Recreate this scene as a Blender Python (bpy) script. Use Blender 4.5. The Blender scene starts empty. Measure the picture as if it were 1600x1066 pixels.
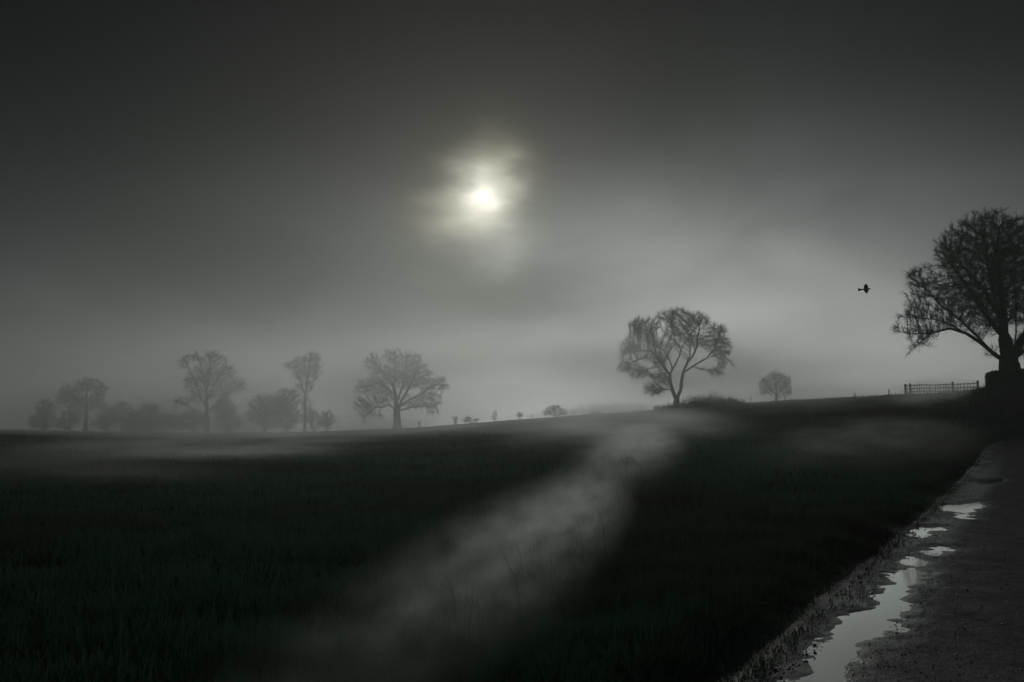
import bpy, math
import numpy as np
from mathutils import Vector, Matrix

# ------------------------------------------------------------------ camera, sky, sun, exposure
scene = bpy.context.scene
COL = scene.collection
F = 1386.0                       # focal length in photograph pixels
PITCH = math.atan(132.0 / F)
CAMZ = 1.6
cp, sp = math.cos(PITCH), math.sin(PITCH)
cam_data = bpy.data.cameras.new("camera")
cam_data.sensor_width = 36.0
cam_data.lens = 36.0 * F / 1600.0
cam_data.clip_start = 0.1
cam_data.clip_end = 5000.0
cam = bpy.data.objects.new("camera", cam_data)
COL.objects.link(cam)
cam.location = (0, 0, CAMZ)
cam.rotation_euler = (math.pi / 2 + PITCH, 0, 0)
scene.camera = cam

SUN_AZ = math.atan2((755 - 800) / F, cp - (533 - 305) / F * sp)
SUN_EL = math.radians(14.7)
SUN_STRENGTH = 0.31
HAZE_SIGMA = 0.0015
HAZE_G = 0.65

world = bpy.data.worlds.new("World")
scene.world = world
world.use_nodes = True
nt = world.node_tree
nt.nodes.clear()


def M(op, a, b=None, c=None, tree=None):
    t = tree or nt
    n = t.nodes.new("ShaderNodeMath")
    n.operation = op
    for i, v in enumerate((a, b, c)):
        if v is None:
            continue
        if isinstance(v, (int, float)):
            n.inputs[i].default_value = v
        else:
            t.links.new(v, n.inputs[i])
    return n.outputs[0]


def build_sky():
    L = nt.links.new
    tc = nt.nodes.new("ShaderNodeTexCoord")
    sep = nt.nodes.new("ShaderNodeSeparateXYZ")
    L(tc.outputs["Generated"], sep.inputs[0])
    x, y, z = sep.outputs
    el = M("MULTIPLY", M("ARCSINE", M("MAXIMUM", z, 0.0)), 57.29578)
    az = M("MULTIPLY", M("ARCTAN2", x, y), 57.29578)
    # cloud texture in direction space, slightly flattened so that banks lie level
    mp = nt.nodes.new("ShaderNodeMapping")
    mp.inputs["Scale"].default_value = (1.0, 1.0, 2.2)
    L(tc.outputs["Generated"], mp.inputs[0])
    n1 = nt.nodes.new("ShaderNodeTexNoise")
    n1.inputs["Scale"].default_value = 3.1
    n1.inputs["Detail"].default_value = 4.0
    n1.inputs["Roughness"].default_value = 0.45
    n1.inputs["Distortion"].default_value = 0.6
    L(mp.outputs[0], n1.inputs["Vector"])
    n2 = nt.nodes.new("ShaderNodeTexNoise")
    n2.inputs["Scale"].default_value = 11.0
    n2.inputs["Detail"].default_value = 3.0
    n2.inputs["Roughness"].default_value = 0.4
    L(mp.outputs[0], n2.inputs["Vector"])

    n3 = nt.nodes.new("ShaderNodeTexNoise")
    n3.inputs["Scale"].default_value = 15.0
    n3.inputs["Detail"].default_value = 5.0
    n3.inputs["Roughness"].default_value = 0.5
    L(mp.outputs[0], n3.inputs["Vector"])
    sc3 = nt.nodes.new("ShaderNodeSeparateColor")
    L(n3.outputs["Color"], sc3.inputs[0])
    az_w = M("ADD", az, M("MULTIPLY", M("SUBTRACT", sc3.outputs[0], 0.5), 2.4))
    el_w = M("ADD", el, M("MULTIPLY", M("SUBTRACT", sc3.outputs[1], 0.5), 2.2))

    def blob(a0, e0, sa, se, warp=False):
        da = M("DIVIDE", M("SUBTRACT", az_w if warp else az, a0), sa)
        de = M("DIVIDE", M("SUBTRACT", el_w if warp else el, e0), se)
        r2 = M("ADD", M("MULTIPLY", da, da), M("MULTIPLY", de, de))
        return M("POWER", 2.71828, M("MULTIPLY", r2, -0.5))

    ramp = nt.nodes.new("ShaderNodeValToRGB")
    ramp.color_ramp.interpolation = "B_SPLINE"
    e = ramp.color_ramp.elements
    stops = [(0.0, 0.72), (0.04, 0.56), (0.10, 0.25), (0.17, 0.062), (0.24, 0.016), (0.32, 0.005), (1.0, 0.005)]
    e[0].position, e[0].color = stops[0][0], (stops[0][1],) * 3 + (1,)
    e[1].position, e[1].color = stops[1][0], (stops[1][1],) * 3 + (1,)
    for p_, v_ in stops[2:]:
        k = e.new(p_)
        k.color = (v_, v_, v_, 1)
    L(M("DIVIDE", el, 90.0), ramp.inputs[0])
    base = ramp.outputs[0]
    # brighter toward the sun's side of the sky, dimmer round the rest of it
    side = M("ADD", 0.10, M("MULTIPLY", 0.90, blob(8.5, 0.0, 16.5, 400.0)))
    cloud = M("ADD", 0.45, M("MULTIPLY", 1.1, n1.outputs["Fac"]))
    v = M("MULTIPLY", M("MULTIPLY", base, side), cloud)
    # pale break in the overcast right of the sun, dark bank under it
    v = M("ADD", v, M("MULTIPLY", 0.075, M("MULTIPLY", blob(14.5, 9.0, 6.5, 4.2, True), cloud)))
    v = M("MULTIPLY", v, M("SUBTRACT", 1.0, M("MULTIPLY", 0.45, blob(1.0, 8.5, 5.0, 1.9, True))))
    v = M("MULTIPLY", v, M("SUBTRACT", 1.0, M("MULTIPLY", 0.30, blob(-13.0, 8.5, 7.0, 3.0))))
    # the sun behind thin cloud
    saz, sel = math.degrees(SUN_AZ), math.degrees(SUN_EL)
    wob = M("ADD", 0.1, M("MULTIPLY", 1.8, n2.outputs["Fac"]))
    halo = M("MULTIPLY", wob, M("ADD", M("MULTIPLY", 0.24, blob(saz - 0.2, sel + 0.0, 1.8, 1.6, True)),
             M("MULTIPLY", 0.17, M("ADD", blob(saz - 1.1, sel - 1.4, 1.7, 1.1, True), M("MULTIPLY", 1.0, blob(saz + 0.8, sel + 1.5, 1.0, 1.7, True))))))
    core = M("ADD", M("MULTIPLY", 0.42, blob(saz, sel, 0.62, 0.6, True)), M("MULTIPLY", 0.40, blob(saz + 0.05, sel + 0.15, 1.2, 1.15, True)))
    tail = M("MULTIPLY", 0.13, blob(saz + 1.2, sel - 3.1, 1.3, 1.2, True))
    far = M("MULTIPLY", 0.025, blob(saz, sel, 5.0, 4.0))

    def col(val, rgb):
        m = nt.nodes.new("ShaderNodeVectorMath")
        m.operation = "SCALE"
        m.inputs[0].default_value = rgb
        L(val, m.inputs["Scale"])
        return m.outputs[0]

    def add(a, b):
        m = nt.nodes.new("ShaderNodeVectorMath")
        m.operation = "ADD"
        L(a, m.inputs[0])
        L(b, m.inputs[1])
        return m.outputs[0]

    total = add(col(v, (0.96, 1.02, 0.985)), col(M("ADD", halo, far), (1.0, 0.95, 0.70)))
    total = add(total, add(col(core, (1.0, 0.99, 0.93)), col(tail, (0.96, 1.0, 0.93))))
    sky = nt.nodes.new("ShaderNodeTexSky")
    sky.sky_type = "NISHITA"
    sky.sun_disc = False
    sky.sun_elevation = SUN_EL
    sky.sun_rotation = SUN_AZ
    bg_sky = nt.nodes.new("ShaderNodeBackground")
    bg_sky.inputs["Strength"].default_value = 0.05
    L(sky.outputs[0], bg_sky.inputs["Color"])
    bg_cl = nt.nodes.new("ShaderNodeBackground")
    bg_cl.inputs["Strength"].default_value = 1.0
    L(total, bg_cl.inputs["Color"])
    mix = nt.nodes.new("ShaderNodeMixShader")
    mix.inputs[0].default_value = 0.985          # almost complete cloud cover
    L(bg_sky.outputs[0], mix.inputs[1])
    L(bg_cl.outputs[0], mix.inputs[2])
    out = nt.nodes.new("ShaderNodeOutputWorld")
    L(mix.outputs[0], out.inputs["Surface"])


build_sky()

sun_d = bpy.data.lights.new("sun", "SUN")
sun_d.energy = SUN_STRENGTH
sun_d.angle = math.radians(12)
sun_d.color = (0.98, 1.0, 0.94)
sun = bpy.data.objects.new("sun", sun_d)
COL.objects.link(sun)
sdir = Vector((math.sin(SUN_AZ) * math.cos(SUN_EL), math.cos(SUN_AZ) * math.cos(SUN_EL), math.sin(SUN_EL)))
sun.rotation_euler = sdir.to_track_quat("Z", "Y").to_euler()

vs = scene.view_settings
vs.view_transform = "Standard"
vs.look = "None"
vs.exposure = 0.0
vs.gamma = 1.0
vs.use_curve_mapping = False
scene.cycles.use_denoising = True
scene.cycles.volume_bounces = 1
scene.cycles.max_bounces = 6
scene.cycles.volume_max_steps = 256

# ------------------------------------------------------------------ helpers


def ray(px, py):
    a, b = (px - 800) / F, (533 - py) / F
    return np.array([a, cp - b * sp, sp + b * cp])


def at_depth(px, py, Y):
    d = ray(px, py)
    return np.array([0, 0, CAMZ]) + d * (Y / d[1])


def on_plane(px, py, z=0.0):
    d = ray(px, py)
    return np.array([0, 0, CAMZ]) + d * ((z - CAMZ) / d[2])


_tab = np.random.default_rng(11).random((256, 256))


def vnoise(x, y, off=0):
    x = np.asarray(x, float) + off * 17.31
    y = np.asarray(y, float) + off * 9.77
    xi, yi = np.floor(x).astype(int), np.floor(y).astype(int)
    fx, fy = x - xi, y - yi
    fx, fy = fx * fx * (3 - 2 * fx), fy * fy * (3 - 2 * fy)
    a = _tab[xi & 255, yi & 255]
    b = _tab[(xi + 1) & 255, yi & 255]
    c = _tab[xi & 255, (yi + 1) & 255]
    d = _tab[(xi + 1) & 255, (yi + 1) & 255]
    return (a * (1 - fx) + b * fx) * (1 - fy) + (c * (1 - fx) + d * fx) * fy - 0.5


def fbm(x, y, octs=4, off=0):
    s, a = 0, 1.0
    for i in range(octs):
        s = s + a * vnoise(np.asarray(x) * 2 ** i, np.asarray(y) * 2 ** i, off + i)
        a *= 0.5
    return s


def sstep(a, b, x):
    t = np.clip((np.asarray(x, float) - a) / (b - a), 0, 1)
    return t * t * (3 - 2 * t)


def mk_mesh(name, verts, quads=None, tris=None, smooth=True):
    me = bpy.data.meshes.new(name)
    verts = np.asarray(verts, np.float32)
    q = np.zeros((0, 4), np.int32) if quads is None or len(quads) == 0 else np.asarray(quads, np.int32)
    t = np.zeros((0, 3), np.int32) if tris is None or len(tris) == 0 else np.asarray(tris, np.int32)
    me.vertices.add(len(verts))
    me.vertices.foreach_set("co", verts.ravel())
    me.loops.add(q.size + t.size)
    me.loops.foreach_set("vertex_index", np.concatenate([q.ravel(), t.ravel()]))
    me.polygons.add(len(q) + len(t))
    st = np.concatenate([np.arange(len(q)) * 4, len(q) * 4 + np.arange(len(t)) * 3]).astype(np.int32)
    me.polygons.foreach_set("loop_start", st)
    me.polygons.foreach_set("use_smooth", np.full(len(q) + len(t), smooth))
    me.update(calc_edges=True)
    me.validate()
    return me


def link(name, me, mat=None, parent=None, loc=None):
    o = bpy.data.objects.new(name, me)
    COL.objects.link(o)
    if mat is not None:
        me.materials.append(mat)
    if parent is not None:
        o.parent = parent
    if loc is not None:
        o.location = loc
    return o


def tag(o, label=None, cat=None, group=None, kind=None):
    for k, v in (("label", label), ("category", cat), ("group", group), ("kind", kind)):
        if v:
            o[k] = v
    return o


def thing(name, loc, label, cat, group=None, rz=0.0):
    o = bpy.data.objects.new(name, None)
    o.empty_display_size = 0.3
    COL.objects.link(o)
    o.location = loc
    o.rotation_euler = (0, 0, rz)
    return tag(o, label, cat, group)


class Geo:
    """collects verts, quads and triangles"""
    def __init__(s):
        s.v, s.q, s.t, s.n = [], [], [], 0

    def add(s, v, q=None, t=None):
        v = np.asarray(v, float)
        if q is not None and len(q):
            s.q.append(np.asarray(q, int) + s.n)
        if t is not None and len(t):
            s.t.append(np.asarray(t, int) + s.n)
        s.v.append(v)
        s.n += len(v)

    def box(s, c, size, R=None, jit=0.0, rng=None):
        c, h = np.asarray(c, float), np.asarray(size, float) / 2
        v = np.array([[i, j, k] for i in (-1, 1) for j in (-1, 1) for k in (-1, 1)]) * h
        if jit and rng is not None:
            v = v + rng.normal(0, jit, v.shape)
        if R is not None:
            v = v @ np.asarray(R).T
        s.add(v + c, [[0, 1, 3, 2], [4, 6, 7, 5], [0, 4, 5, 1], [2, 3, 7, 6], [0, 2, 6, 4], [1, 5, 7, 3]])

    def tube(s, pts, rad, k):
        pts = np.asarray(pts, float)
        n = len(pts)
        if n < 2:
            return
        tan = np.gradient(pts, axis=0)
        tan /= np.linalg.norm(tan, axis=1)[:, None] + 1e-9
        a = np.array([0.0, 1.0, 0.0]) if abs(tan[0][1]) < 0.9 else np.array([1.0, 0, 0])
        rings = []
        ang = np.arange(k) * 2 * math.pi / k
        ca, sa = np.cos(ang)[:, None], np.sin(ang)[:, None]
        for i in range(n):
            a = a - tan[i] * np.dot(a, tan[i])
            a /= np.linalg.norm(a) + 1e-9
            b = np.cross(tan[i], a)
            rings.append(pts[i] + rad[i] * (ca * a + sa * b))
        v = np.concatenate(rings + [pts[-1:] + tan[-1] * rad[-1]])
        i = np.arange(n - 1)[:, None] * k
        j = np.arange(k)[None]
        j2 = (j + 1) % k
        q = np.stack([i + j, i + j2, i + k + j2, i + k + j], -1).reshape(-1, 4)
        b0 = (n - 1) * k
        t = [[b0 + m, b0 + (m + 1) % k, n * k] for m in range(k)]
        s.add(v, q, t)

    def mesh(s, name, smooth=True):
        return mk_mesh(name, np.concatenate(s.v), np.concatenate(s.q) if s.q else None,
                       np.concatenate(s.t) if s.t else None, smooth)


def spike_batch(geo, P, D, length, r0):
    """straight tapering side twiglets, three faces each"""
    n = len(P)
    D = D / (np.linalg.norm(D, axis=1)[:, None] + 1e-9)
    a = np.cross(D, np.array([0.3, 0.8, 0.52]))
    a /= np.linalg.norm(a, axis=1)[:, None] + 1e-9
    b = np.cross(D, a)
    ring = [P + r0 * 1.25 * (math.cos(k * 2.0944) * a + math.sin(k * 2.0944) * b) for k in range(3)]
    v = np.stack(ring + [P + D * length], 1).reshape(-1, 3)
    base = np.arange(n)[:, None] * 4
    geo.add(v, None, np.concatenate([base + np.array([[k, (k + 1) % 3, 3]]) for k in range(3)]))


def twig_batch(geo, P, D, length, r0, rng, droop=0.0, side=0, bend=0.35):
    """many thin three-sided twigs at once: three points each, with side twiglets"""
    n = len(P)
    D = D / (np.linalg.norm(D, axis=1)[:, None] + 1e-9)
    down = np.array([0, 0, -1.0])
    length = np.asarray(length).reshape(-1, 1) * np.ones((n, 1))
    D1 = D + rng.normal(0, bend, (n, 3)) + droop * down
    D1 /= np.linalg.norm(D1, axis=1)[:, None] + 1e-9
    p0, p1 = P, P + D * length * 0.5
    p2 = p1 + D1 * length * 0.5
    up = rng.normal(0, 1, (n, 3))
    a = np.cross(D, up)
    a /= np.linalg.norm(a, axis=1)[:, None] + 1e-9
    b = np.cross(D, a)
    r0 = np.asarray(r0).reshape(-1, 1) * np.ones((n, 1))
    rings = []
    for p, f in ((p0, 1.0), (p1, 0.75)):
        for k in range(3):
            an = k * 2.0944
            rings.append(p + r0 * f * (math.cos(an) * a + math.sin(an) * b))
    rings.append(p2)
    v = np.stack(rings, 1).reshape(-1, 3)
    base = np.arange(n)[:, None] * 7
    q = np.concatenate([base + np.array([[k, (k + 1) % 3, 3 + (k + 1) % 3, 3 + k]]) for k in range(3)])
    t = np.concatenate([base + np.array([[3 + k, 3 + (k + 1) % 3, 6]]) for k in range(3)])
    geo.add(v, q, t)
    if side:
        for s in range(side):
            f = rng.uniform(0.25, 0.95, (n, 1))
            pp = np.where(f < 0.5, p0 + (p1 - p0) * f * 2, p1 + (p2 - p1) * (f * 2 - 1))
            dd = D * 0.8 + rng.normal(0, 0.55, (n, 3)) + droop * 0.6 * down
            spike_batch(geo, pp, dd, length * rng.uniform(0.35, 0.7, (n, 1)), r0 * 0.8)


# ------------------------------------------------------------------ materials


def new_mat(name):
    m = bpy.data.materials.new(name)
    m.use_nodes = True
    return m, m.node_tree, m.node_tree.nodes["Principled BSDF"]


def noise_mat(name, c1, c2, scale, rough=0.9, detail=5.0, bump=0.0, bump_scale=None, spec=0.3, c3=None, scale3=None, stretch=None, fresh_rough=None):
    m, t, b = new_mat(name)
    tc = t.nodes.new("ShaderNodeTexCoord")
    src = tc.outputs["Object"]
    if stretch:
        mp = t.nodes.new("ShaderNodeMapping")
        mp.inputs["Scale"].default_value = stretch
        t.links.new(src, mp.inputs[0])
        src = mp.outputs[0]
    n = t.nodes.new("ShaderNodeTexNoise")
    n.inputs["Scale"].default_value = scale
    n.inputs["Detail"].default_value = detail
    n.inputs["Roughness"].default_value = 0.6
    t.links.new(src, n.inputs["Vector"])
    r = t.nodes.new("ShaderNodeValToRGB")
    r.color_ramp.elements[0].position = 0.32
    r.color_ramp.elements[1].position = 0.68
    r.color_ramp.elements[0].color = (*c1, 1)
    r.color_ramp.elements[1].color = (*c2, 1)
    t.links.new(n.outputs["Fac"], r.inputs[0])
    colr = r.outputs[0]
    if c3 is not None:
        n3 = t.nodes.new("ShaderNodeTexNoise")
        n3.inputs["Scale"].default_value = scale3
        n3.inputs["Detail"].default_value = 3
        t.links.new(src, n3.inputs["Vector"])
        r3 = t.nodes.new("ShaderNodeValToRGB")
        r3.color_ramp.elements[0].position = 0.45
        r3.color_ramp.elements[1].position = 0.62
        t.links.new(n3.outputs["Fac"], r3.inputs[0])
        mx = t.nodes.new("ShaderNodeMixRGB")
        t.links.new(r3.outputs[0], mx.inputs[0])
        t.links.new(colr, mx.inputs[1])
        mx.inputs[2].default_value = (*c3, 1)
        colr = mx.outputs[0]
    t.links.new(colr, b.inputs["Base Color"])
    b.inputs["Roughness"].default_value = rough
    b.inputs["Specular IOR Level"].default_value = spec
    if bump:
        nb = t.nodes.new("ShaderNodeTexNoise")
        nb.inputs["Scale"].default_value = bump_scale or scale * 6
        nb.inputs["Detail"].default_value = 4
        t.links.new(src, nb.inputs["Vector"])
        bp = t.nodes.new("ShaderNodeBump")
        bp.inputs["Strength"].default_value = bump
        bp.inputs["Distance"].default_value = 0.03
        t.links.new(nb.outputs["Fac"], bp.inputs["Height"])
        t.links.new(bp.outputs[0], b.inputs["Normal"])
    return m


MAT = {}
MAT["field"] = noise_mat("damp_field_turf", (0.022, 0.062, 0.034), (0.045, 0.09, 0.052), 0.9, 1.0, 6, 0.9, 9.0, 0.0,
                         (0.050, 0.038, 0.036), 0.055)
def add_verge(m):
    t = m.node_tree
    b = t.nodes["Principled BSDF"]
    a_ = t.nodes.new("ShaderNodeAttribute")
    a_.attribute_name = "verge"
    mx = t.nodes.new("ShaderNodeMixRGB")
    t.links.new(a_.outputs["Fac"], mx.inputs[0])
    t.links.new(b.inputs["Base Color"].links[0].from_socket, mx.inputs[1])
    mx.inputs[2].default_value = (0.05, 0.045, 0.040, 1)
    t.links.new(mx.outputs[0], b.inputs["Base Color"])
    t.links.new(M("MULTIPLY", a_.outputs["Fac"], 0.35, tree=t), b.inputs["Specular IOR Level"])
    t.links.new(M("SUBTRACT", 1.0, M("MULTIPLY", a_.outputs["Fac"], 0.45, tree=t), tree=t), b.inputs["Roughness"])


add_verge(MAT["field"])
MAT["grass"] = noise_mat("wet_grass_blades", (0.045, 0.13, 0.072), (0.09, 0.17, 0.095), 2.5, 0.75, 3, 0, None, 0.25,
                         (0.060, 0.046, 0.042), 0.085)
def add_translucency(m, f):
    t = m.node_tree
    b = t.nodes["Principled BSDF"]
    out = t.nodes["Material Output"]
    tr = t.nodes.new("ShaderNodeBsdfTranslucent")
    src = b.inputs["Base Color"].links[0].from_socket
    t.links.new(src, tr.inputs["Color"])
    mx = t.nodes.new("ShaderNodeMixShader")
    mx.inputs[0].default_value = f
    t.links.new(b.outputs[0], mx.inputs[1])
    t.links.new(tr.outputs[0], mx.inputs[2])
    t.links.new(mx.outputs[0], out.inputs["Surface"])


add_translucency(MAT["grass"], 0.5)
MAT["bark"] = noise_mat("dark_bark", (0.022, 0.021, 0.018), (0.05, 0.047, 0.042), 3.0, 0.95, 5, 0.6, 14.0, 0.2, stretch=(1, 1, 0.25))
MAT["twig"] = noise_mat("dark_twigs", (0.022, 0.020, 0.018), (0.045, 0.042, 0.036), 1.2, 0.95, 2, 0, None, 0.15)
MAT["wood"] = noise_mat("weathered_wood", (0.04, 0.038, 0.034), (0.09, 0.085, 0.075), 6.0, 0.9, 5, 0.4, 30.0, 0.2, stretch=(1, 1, 0.2))
MAT["leaf"] = noise_mat("dark_hedge_leaves", (0.02, 0.03, 0.018), (0.045, 0.055, 0.035), 3.0, 0.7, 2, 0, None, 0.25)
MAT["bramble"] = noise_mat("brown_bramble", (0.03, 0.026, 0.024), (0.07, 0.056, 0.046), 2.0, 0.9, 3, 0, None, 0.15)
MAT["feather"] = noise_mat("black_feathers", (0.012, 0.012, 0.013), (0.025, 0.025, 0.027), 20.0, 0.6, 2, 0, None, 0.3)
MAT["stone"] = noise_mat("grit_stone", (0.05, 0.05, 0.048), (0.16, 0.155, 0.145), 30.0, 0.45, 3, 0, None, 0.6)
MAT["straw"] = noise_mat("pale_dead_stem", (0.20, 0.18, 0.15), (0.30, 0.28, 0.23), 20.0, 0.8, 3, 0, None, 0.2)


def asphalt_mat():
    m, t, b = new_mat("wet_asphalt")
    L = t.links.new
    tc = t.nodes.new("ShaderNodeTexCoord")
    vor = t.nodes.new("ShaderNodeTexVoronoi")
    vor.inputs["Scale"].default_value = 60
    L(tc.outputs["Object"], vor.inputs["Vector"])
    n = t.nodes.new("ShaderNodeTexNoise")
    n.inputs["Scale"].default_value = 17
    n.inputs["Detail"].default_value = 6
    n.inputs["Roughness"].default_value = 0.7
    L(tc.outputs["Object"], n.inputs["Vector"])
    nl = t.nodes.new("ShaderNodeTexNoise")
    nl.inputs["Scale"].default_value = 2.2
    nl.inputs["Detail"].default_value = 5
    L(tc.outputs["Object"], nl.inputs["Vector"])
    at = t.nodes.new("ShaderNodeAttribute")
    at.attribute_name = "wet"
    wet = M("MULTIPLY_ADD", M("SUBTRACT", nl.outputs["Fac"], 0.5, tree=t), 0.9, at.outputs["Fac"], tree=t)
    wet = M("MINIMUM", M("MAXIMUM", wet, 0.0, tree=t), 1.0, tree=t)
    r = t.nodes.new("ShaderNodeValToRGB")
    r.color_ramp.elements[0].position = 0.40
    r.color_ramp.elements[1].position = 0.66
    r.color_ramp.elements[0].color = (0.028, 0.031, 0.030, 1)
    r.color_ramp.elements[1].color = (0.25, 0.262, 0.25, 1)
    L(n.outputs["Fac"], r.inputs[0])
    am = t.nodes.new("ShaderNodeAttribute")
    am.attribute_name = "mud"
    mx = t.nodes.new("ShaderNodeMixRGB")
    mx.inputs[2].default_value = (0.05, 0.045, 0.040, 1)
    L(am.outputs["Fac"], mx.inputs[0])
    L(r.outputs[0], mx.inputs[1])
    L(mx.outputs[0], b.inputs["Base Color"])
    rr = M("SUBTRACT", 0.80, M("MULTIPLY", wet, 0.52, tree=t), tree=t)
    L(rr, b.inputs["Roughness"])
    sp_ = M("ADD", 0.15, M("MULTIPLY", wet, 0.85, tree=t), tree=t)
    L(sp_, b.inputs["Specular IOR Level"])
    L(M("MULTIPLY", M("SUBTRACT", wet, 0.2, tree=t), 0.9, tree=t), b.inputs["Coat Weight"])
    b.inputs["Coat Roughness"].default_value = 0.3
    bp = t.nodes.new("ShaderNodeBump")
    bp.inputs["Strength"].default_value = 0.8
    bp.inputs["Distance"].default_value = 0.012
    h = M("ADD", M("MULTIPLY", vor.outputs["Distance"], 0.45, tree=t), M("MULTIPLY", n.outputs["Fac"], 0.8, tree=t), tree=t)
    L(h, bp.inputs["Height"])
    L(bp.outputs[0], b.inputs["Normal"])
    return m


def water_mat():
    m, t, b = new_mat("still_puddle_water")
    b.inputs["Base Color"].default_value = (0.86, 0.90, 0.88, 1)
    b.inputs["Metallic"].default_value = 1.0
    b.inputs["Roughness"].default_value = 0.06
    tc = t.nodes.new("ShaderNodeTexCoord")
    n = t.nodes.new("ShaderNodeTexNoise")
    n.inputs["Scale"].default_value = 9
    n.inputs["Detail"].default_value = 2
    t.links.new(tc.outputs["Object"], n.inputs["Vector"])
    bp = t.nodes.new("ShaderNodeBump")
    bp.inputs["Strength"].default_value = 0.03
    bp.inputs["Distance"].default_value = 0.01
    t.links.new(n.outputs["Fac"], bp.inputs["Height"])
    t.links.new(bp.outputs[0], b.inputs["Normal"])
    return m


MAT["asphalt"] = asphalt_mat()
MAT["water"] = water_mat()

# ------------------------------------------------------------------ terrain
_sy = np.arange(-500, 601, 1.0)
_sl = np.interp(_sy, [-500, -200, -100, 41, 54, 72, 110, 200, 600], [0, 0, .58, .58, 1.3, 1.5, .6, 0, 0])
_rx = np.cumsum(_sl)
_rx = _rx - np.interp(0, _sy, _rx) - 1.9
ROADW = 3.6


def roadX(Y):
    return np.interp(Y, _sy, _rx)


def roadZ(Y):
    return np.interp(Y, [-500, 18, 26, 34, 42, 50, 60, 90, 600], [0, 0, .1, .32, .66, 1.05, 1.6, 3.2, 4.0])


_sky_px = [(0, 671), (150, 674), (300, 676), (450, 675), (560, 672), (650, 668), (700, 664), (800, 656), (900, 649), (1000, 642),
           (1060, 637), (1100, 634), (1200, 627), (1300, 621), (1400, 616), (1500, 611), (1545, 604), (1580, 598), (1640, 592)]
_D_px = {0: 175, 150: 175, 300: 175, 450: 172, 560: 162, 650: 150, 700: 150, 800: 145, 900: 135, 1000: 122, 1060: 115, 1100: 115, 1200: 118,
         1300: 108, 1400: 92, 1500: 74, 1545: 66, 1580: 60, 1640: 58}
_az, _Dv, _Hv = [], [], []
for x_, y_ in _sky_px:
    d_ = ray(x_, y_)
    _az.append(math.atan2(d_[0], d_[1]))
    hd = math.hypot(d_[0], d_[1])
    R_ = _D_px[x_] * hd / d_[1]
    _Dv.append(R_)
    _Hv.append(CAMZ + d_[2] / hd * R_)
_az = [-3.2, -1.2] + _az + [0.9, 1.6, 3.2]
_Dv = [170, 175] + _Dv + [70, 120, 170]
_Hv = [0.5, 0.8] + _Hv + [4.5, 2.0, 0.5]


def field_z(X, Y):
    d = np.hypot(X, Y)
    a = np.arctan2(X, Y)
    D = np.interp(a, _az, _Dv)
    H = np.interp(a, _az, _Hv)
    t = d / D
    z = np.where(t < 1, H * np.minimum(t, 1) ** 1.5, H - 0.022 * np.minimum(d - D, 160))
    return z


def ground_z(X, Y, rough=True):
    q = roadX(Y) - X
    zr, zf = roadZ(Y), field_z(X, Y)
    qq = np.where(q > 0, q, -ROADW - q)
    span = 4.0 + np.clip(np.asarray(Y) * 0.03, 0, 6)
    w = sstep(0, 1, qq / span)
    z = zr * (1 - w) + zf * w
    if rough:
        d = np.hypot(X, Y)
        amp = sstep(0.2, 3.0, qq)
        z = z + amp * (0.10 * fbm(X * 0.35, Y * 0.35, 3, 1) * np.clip(1.2 - d / 180, 0.25, 1) + 0.06 * fbm(X * 1.7, Y * 1.7, 2, 5))
        z = z + 0.04 * sstep(0.0, 0.6, qq) * (1 - sstep(0.8, 3, qq))        # raised turf edge
    return z


def axis(n, mx, near):
    t = np.linspace(0, 1, n)
    k = math.log(mx / near + 1)
    return near * (np.exp(k * t) - 1)


def build_ground():
    ql = axis(230, 330.0, 2.2)
    qr = -ROADW - axis(90, 330.0, 2.2)
    q = np.concatenate([qr[::-1], [-ROADW + 0.05, -ROADW / 2, -0.05], ql])
    Yf = axis(330, 320.0, 3.5)
    Yb = -axis(60, 200.0, 3.0)[1:]
    Y = np.concatenate([Yb[::-1], Yf])
    Q, YY = np.meshgrid(q, Y)
    X = roadX(YY) - Q
    Z = ground_z(X, YY)
    under = (Q < -0.01) & (Q > -ROADW + 0.01)
    Z = np.where(under, roadZ(YY) - 0.25, Z)
    nY, nQ = Q.shape
    i = (np.arange(nY - 1)[:, None] * nQ + np.arange(nQ - 1)[None]).ravel()
    quads = np.stack([i, i + nQ, i + nQ + 1, i + 1], -1)
    me = mk_mesh("ground", np.stack([X, YY, Z], -1).reshape(-1, 3), quads)
    verge = (1 - sstep(0.05, 1.1, Q + 0.7 * fbm(X * 1.6, YY * 1.6, 3, 31))) * (Q > -0.2)
    at = me.attributes.new("verge", "FLOAT", "POINT")
    at.data.foreach_set("value", verge.ravel().astype(np.float32))
    o = link("ground", me, MAT["field"])
    tag(o, kind="structure")


build_ground()

# ---------------------------------------------------------------- lane with its water-filled hollows


def crop(pts):
    return [(1100 + a / 2.664, 666 + b / 2.664) for a, b in pts]


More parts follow.
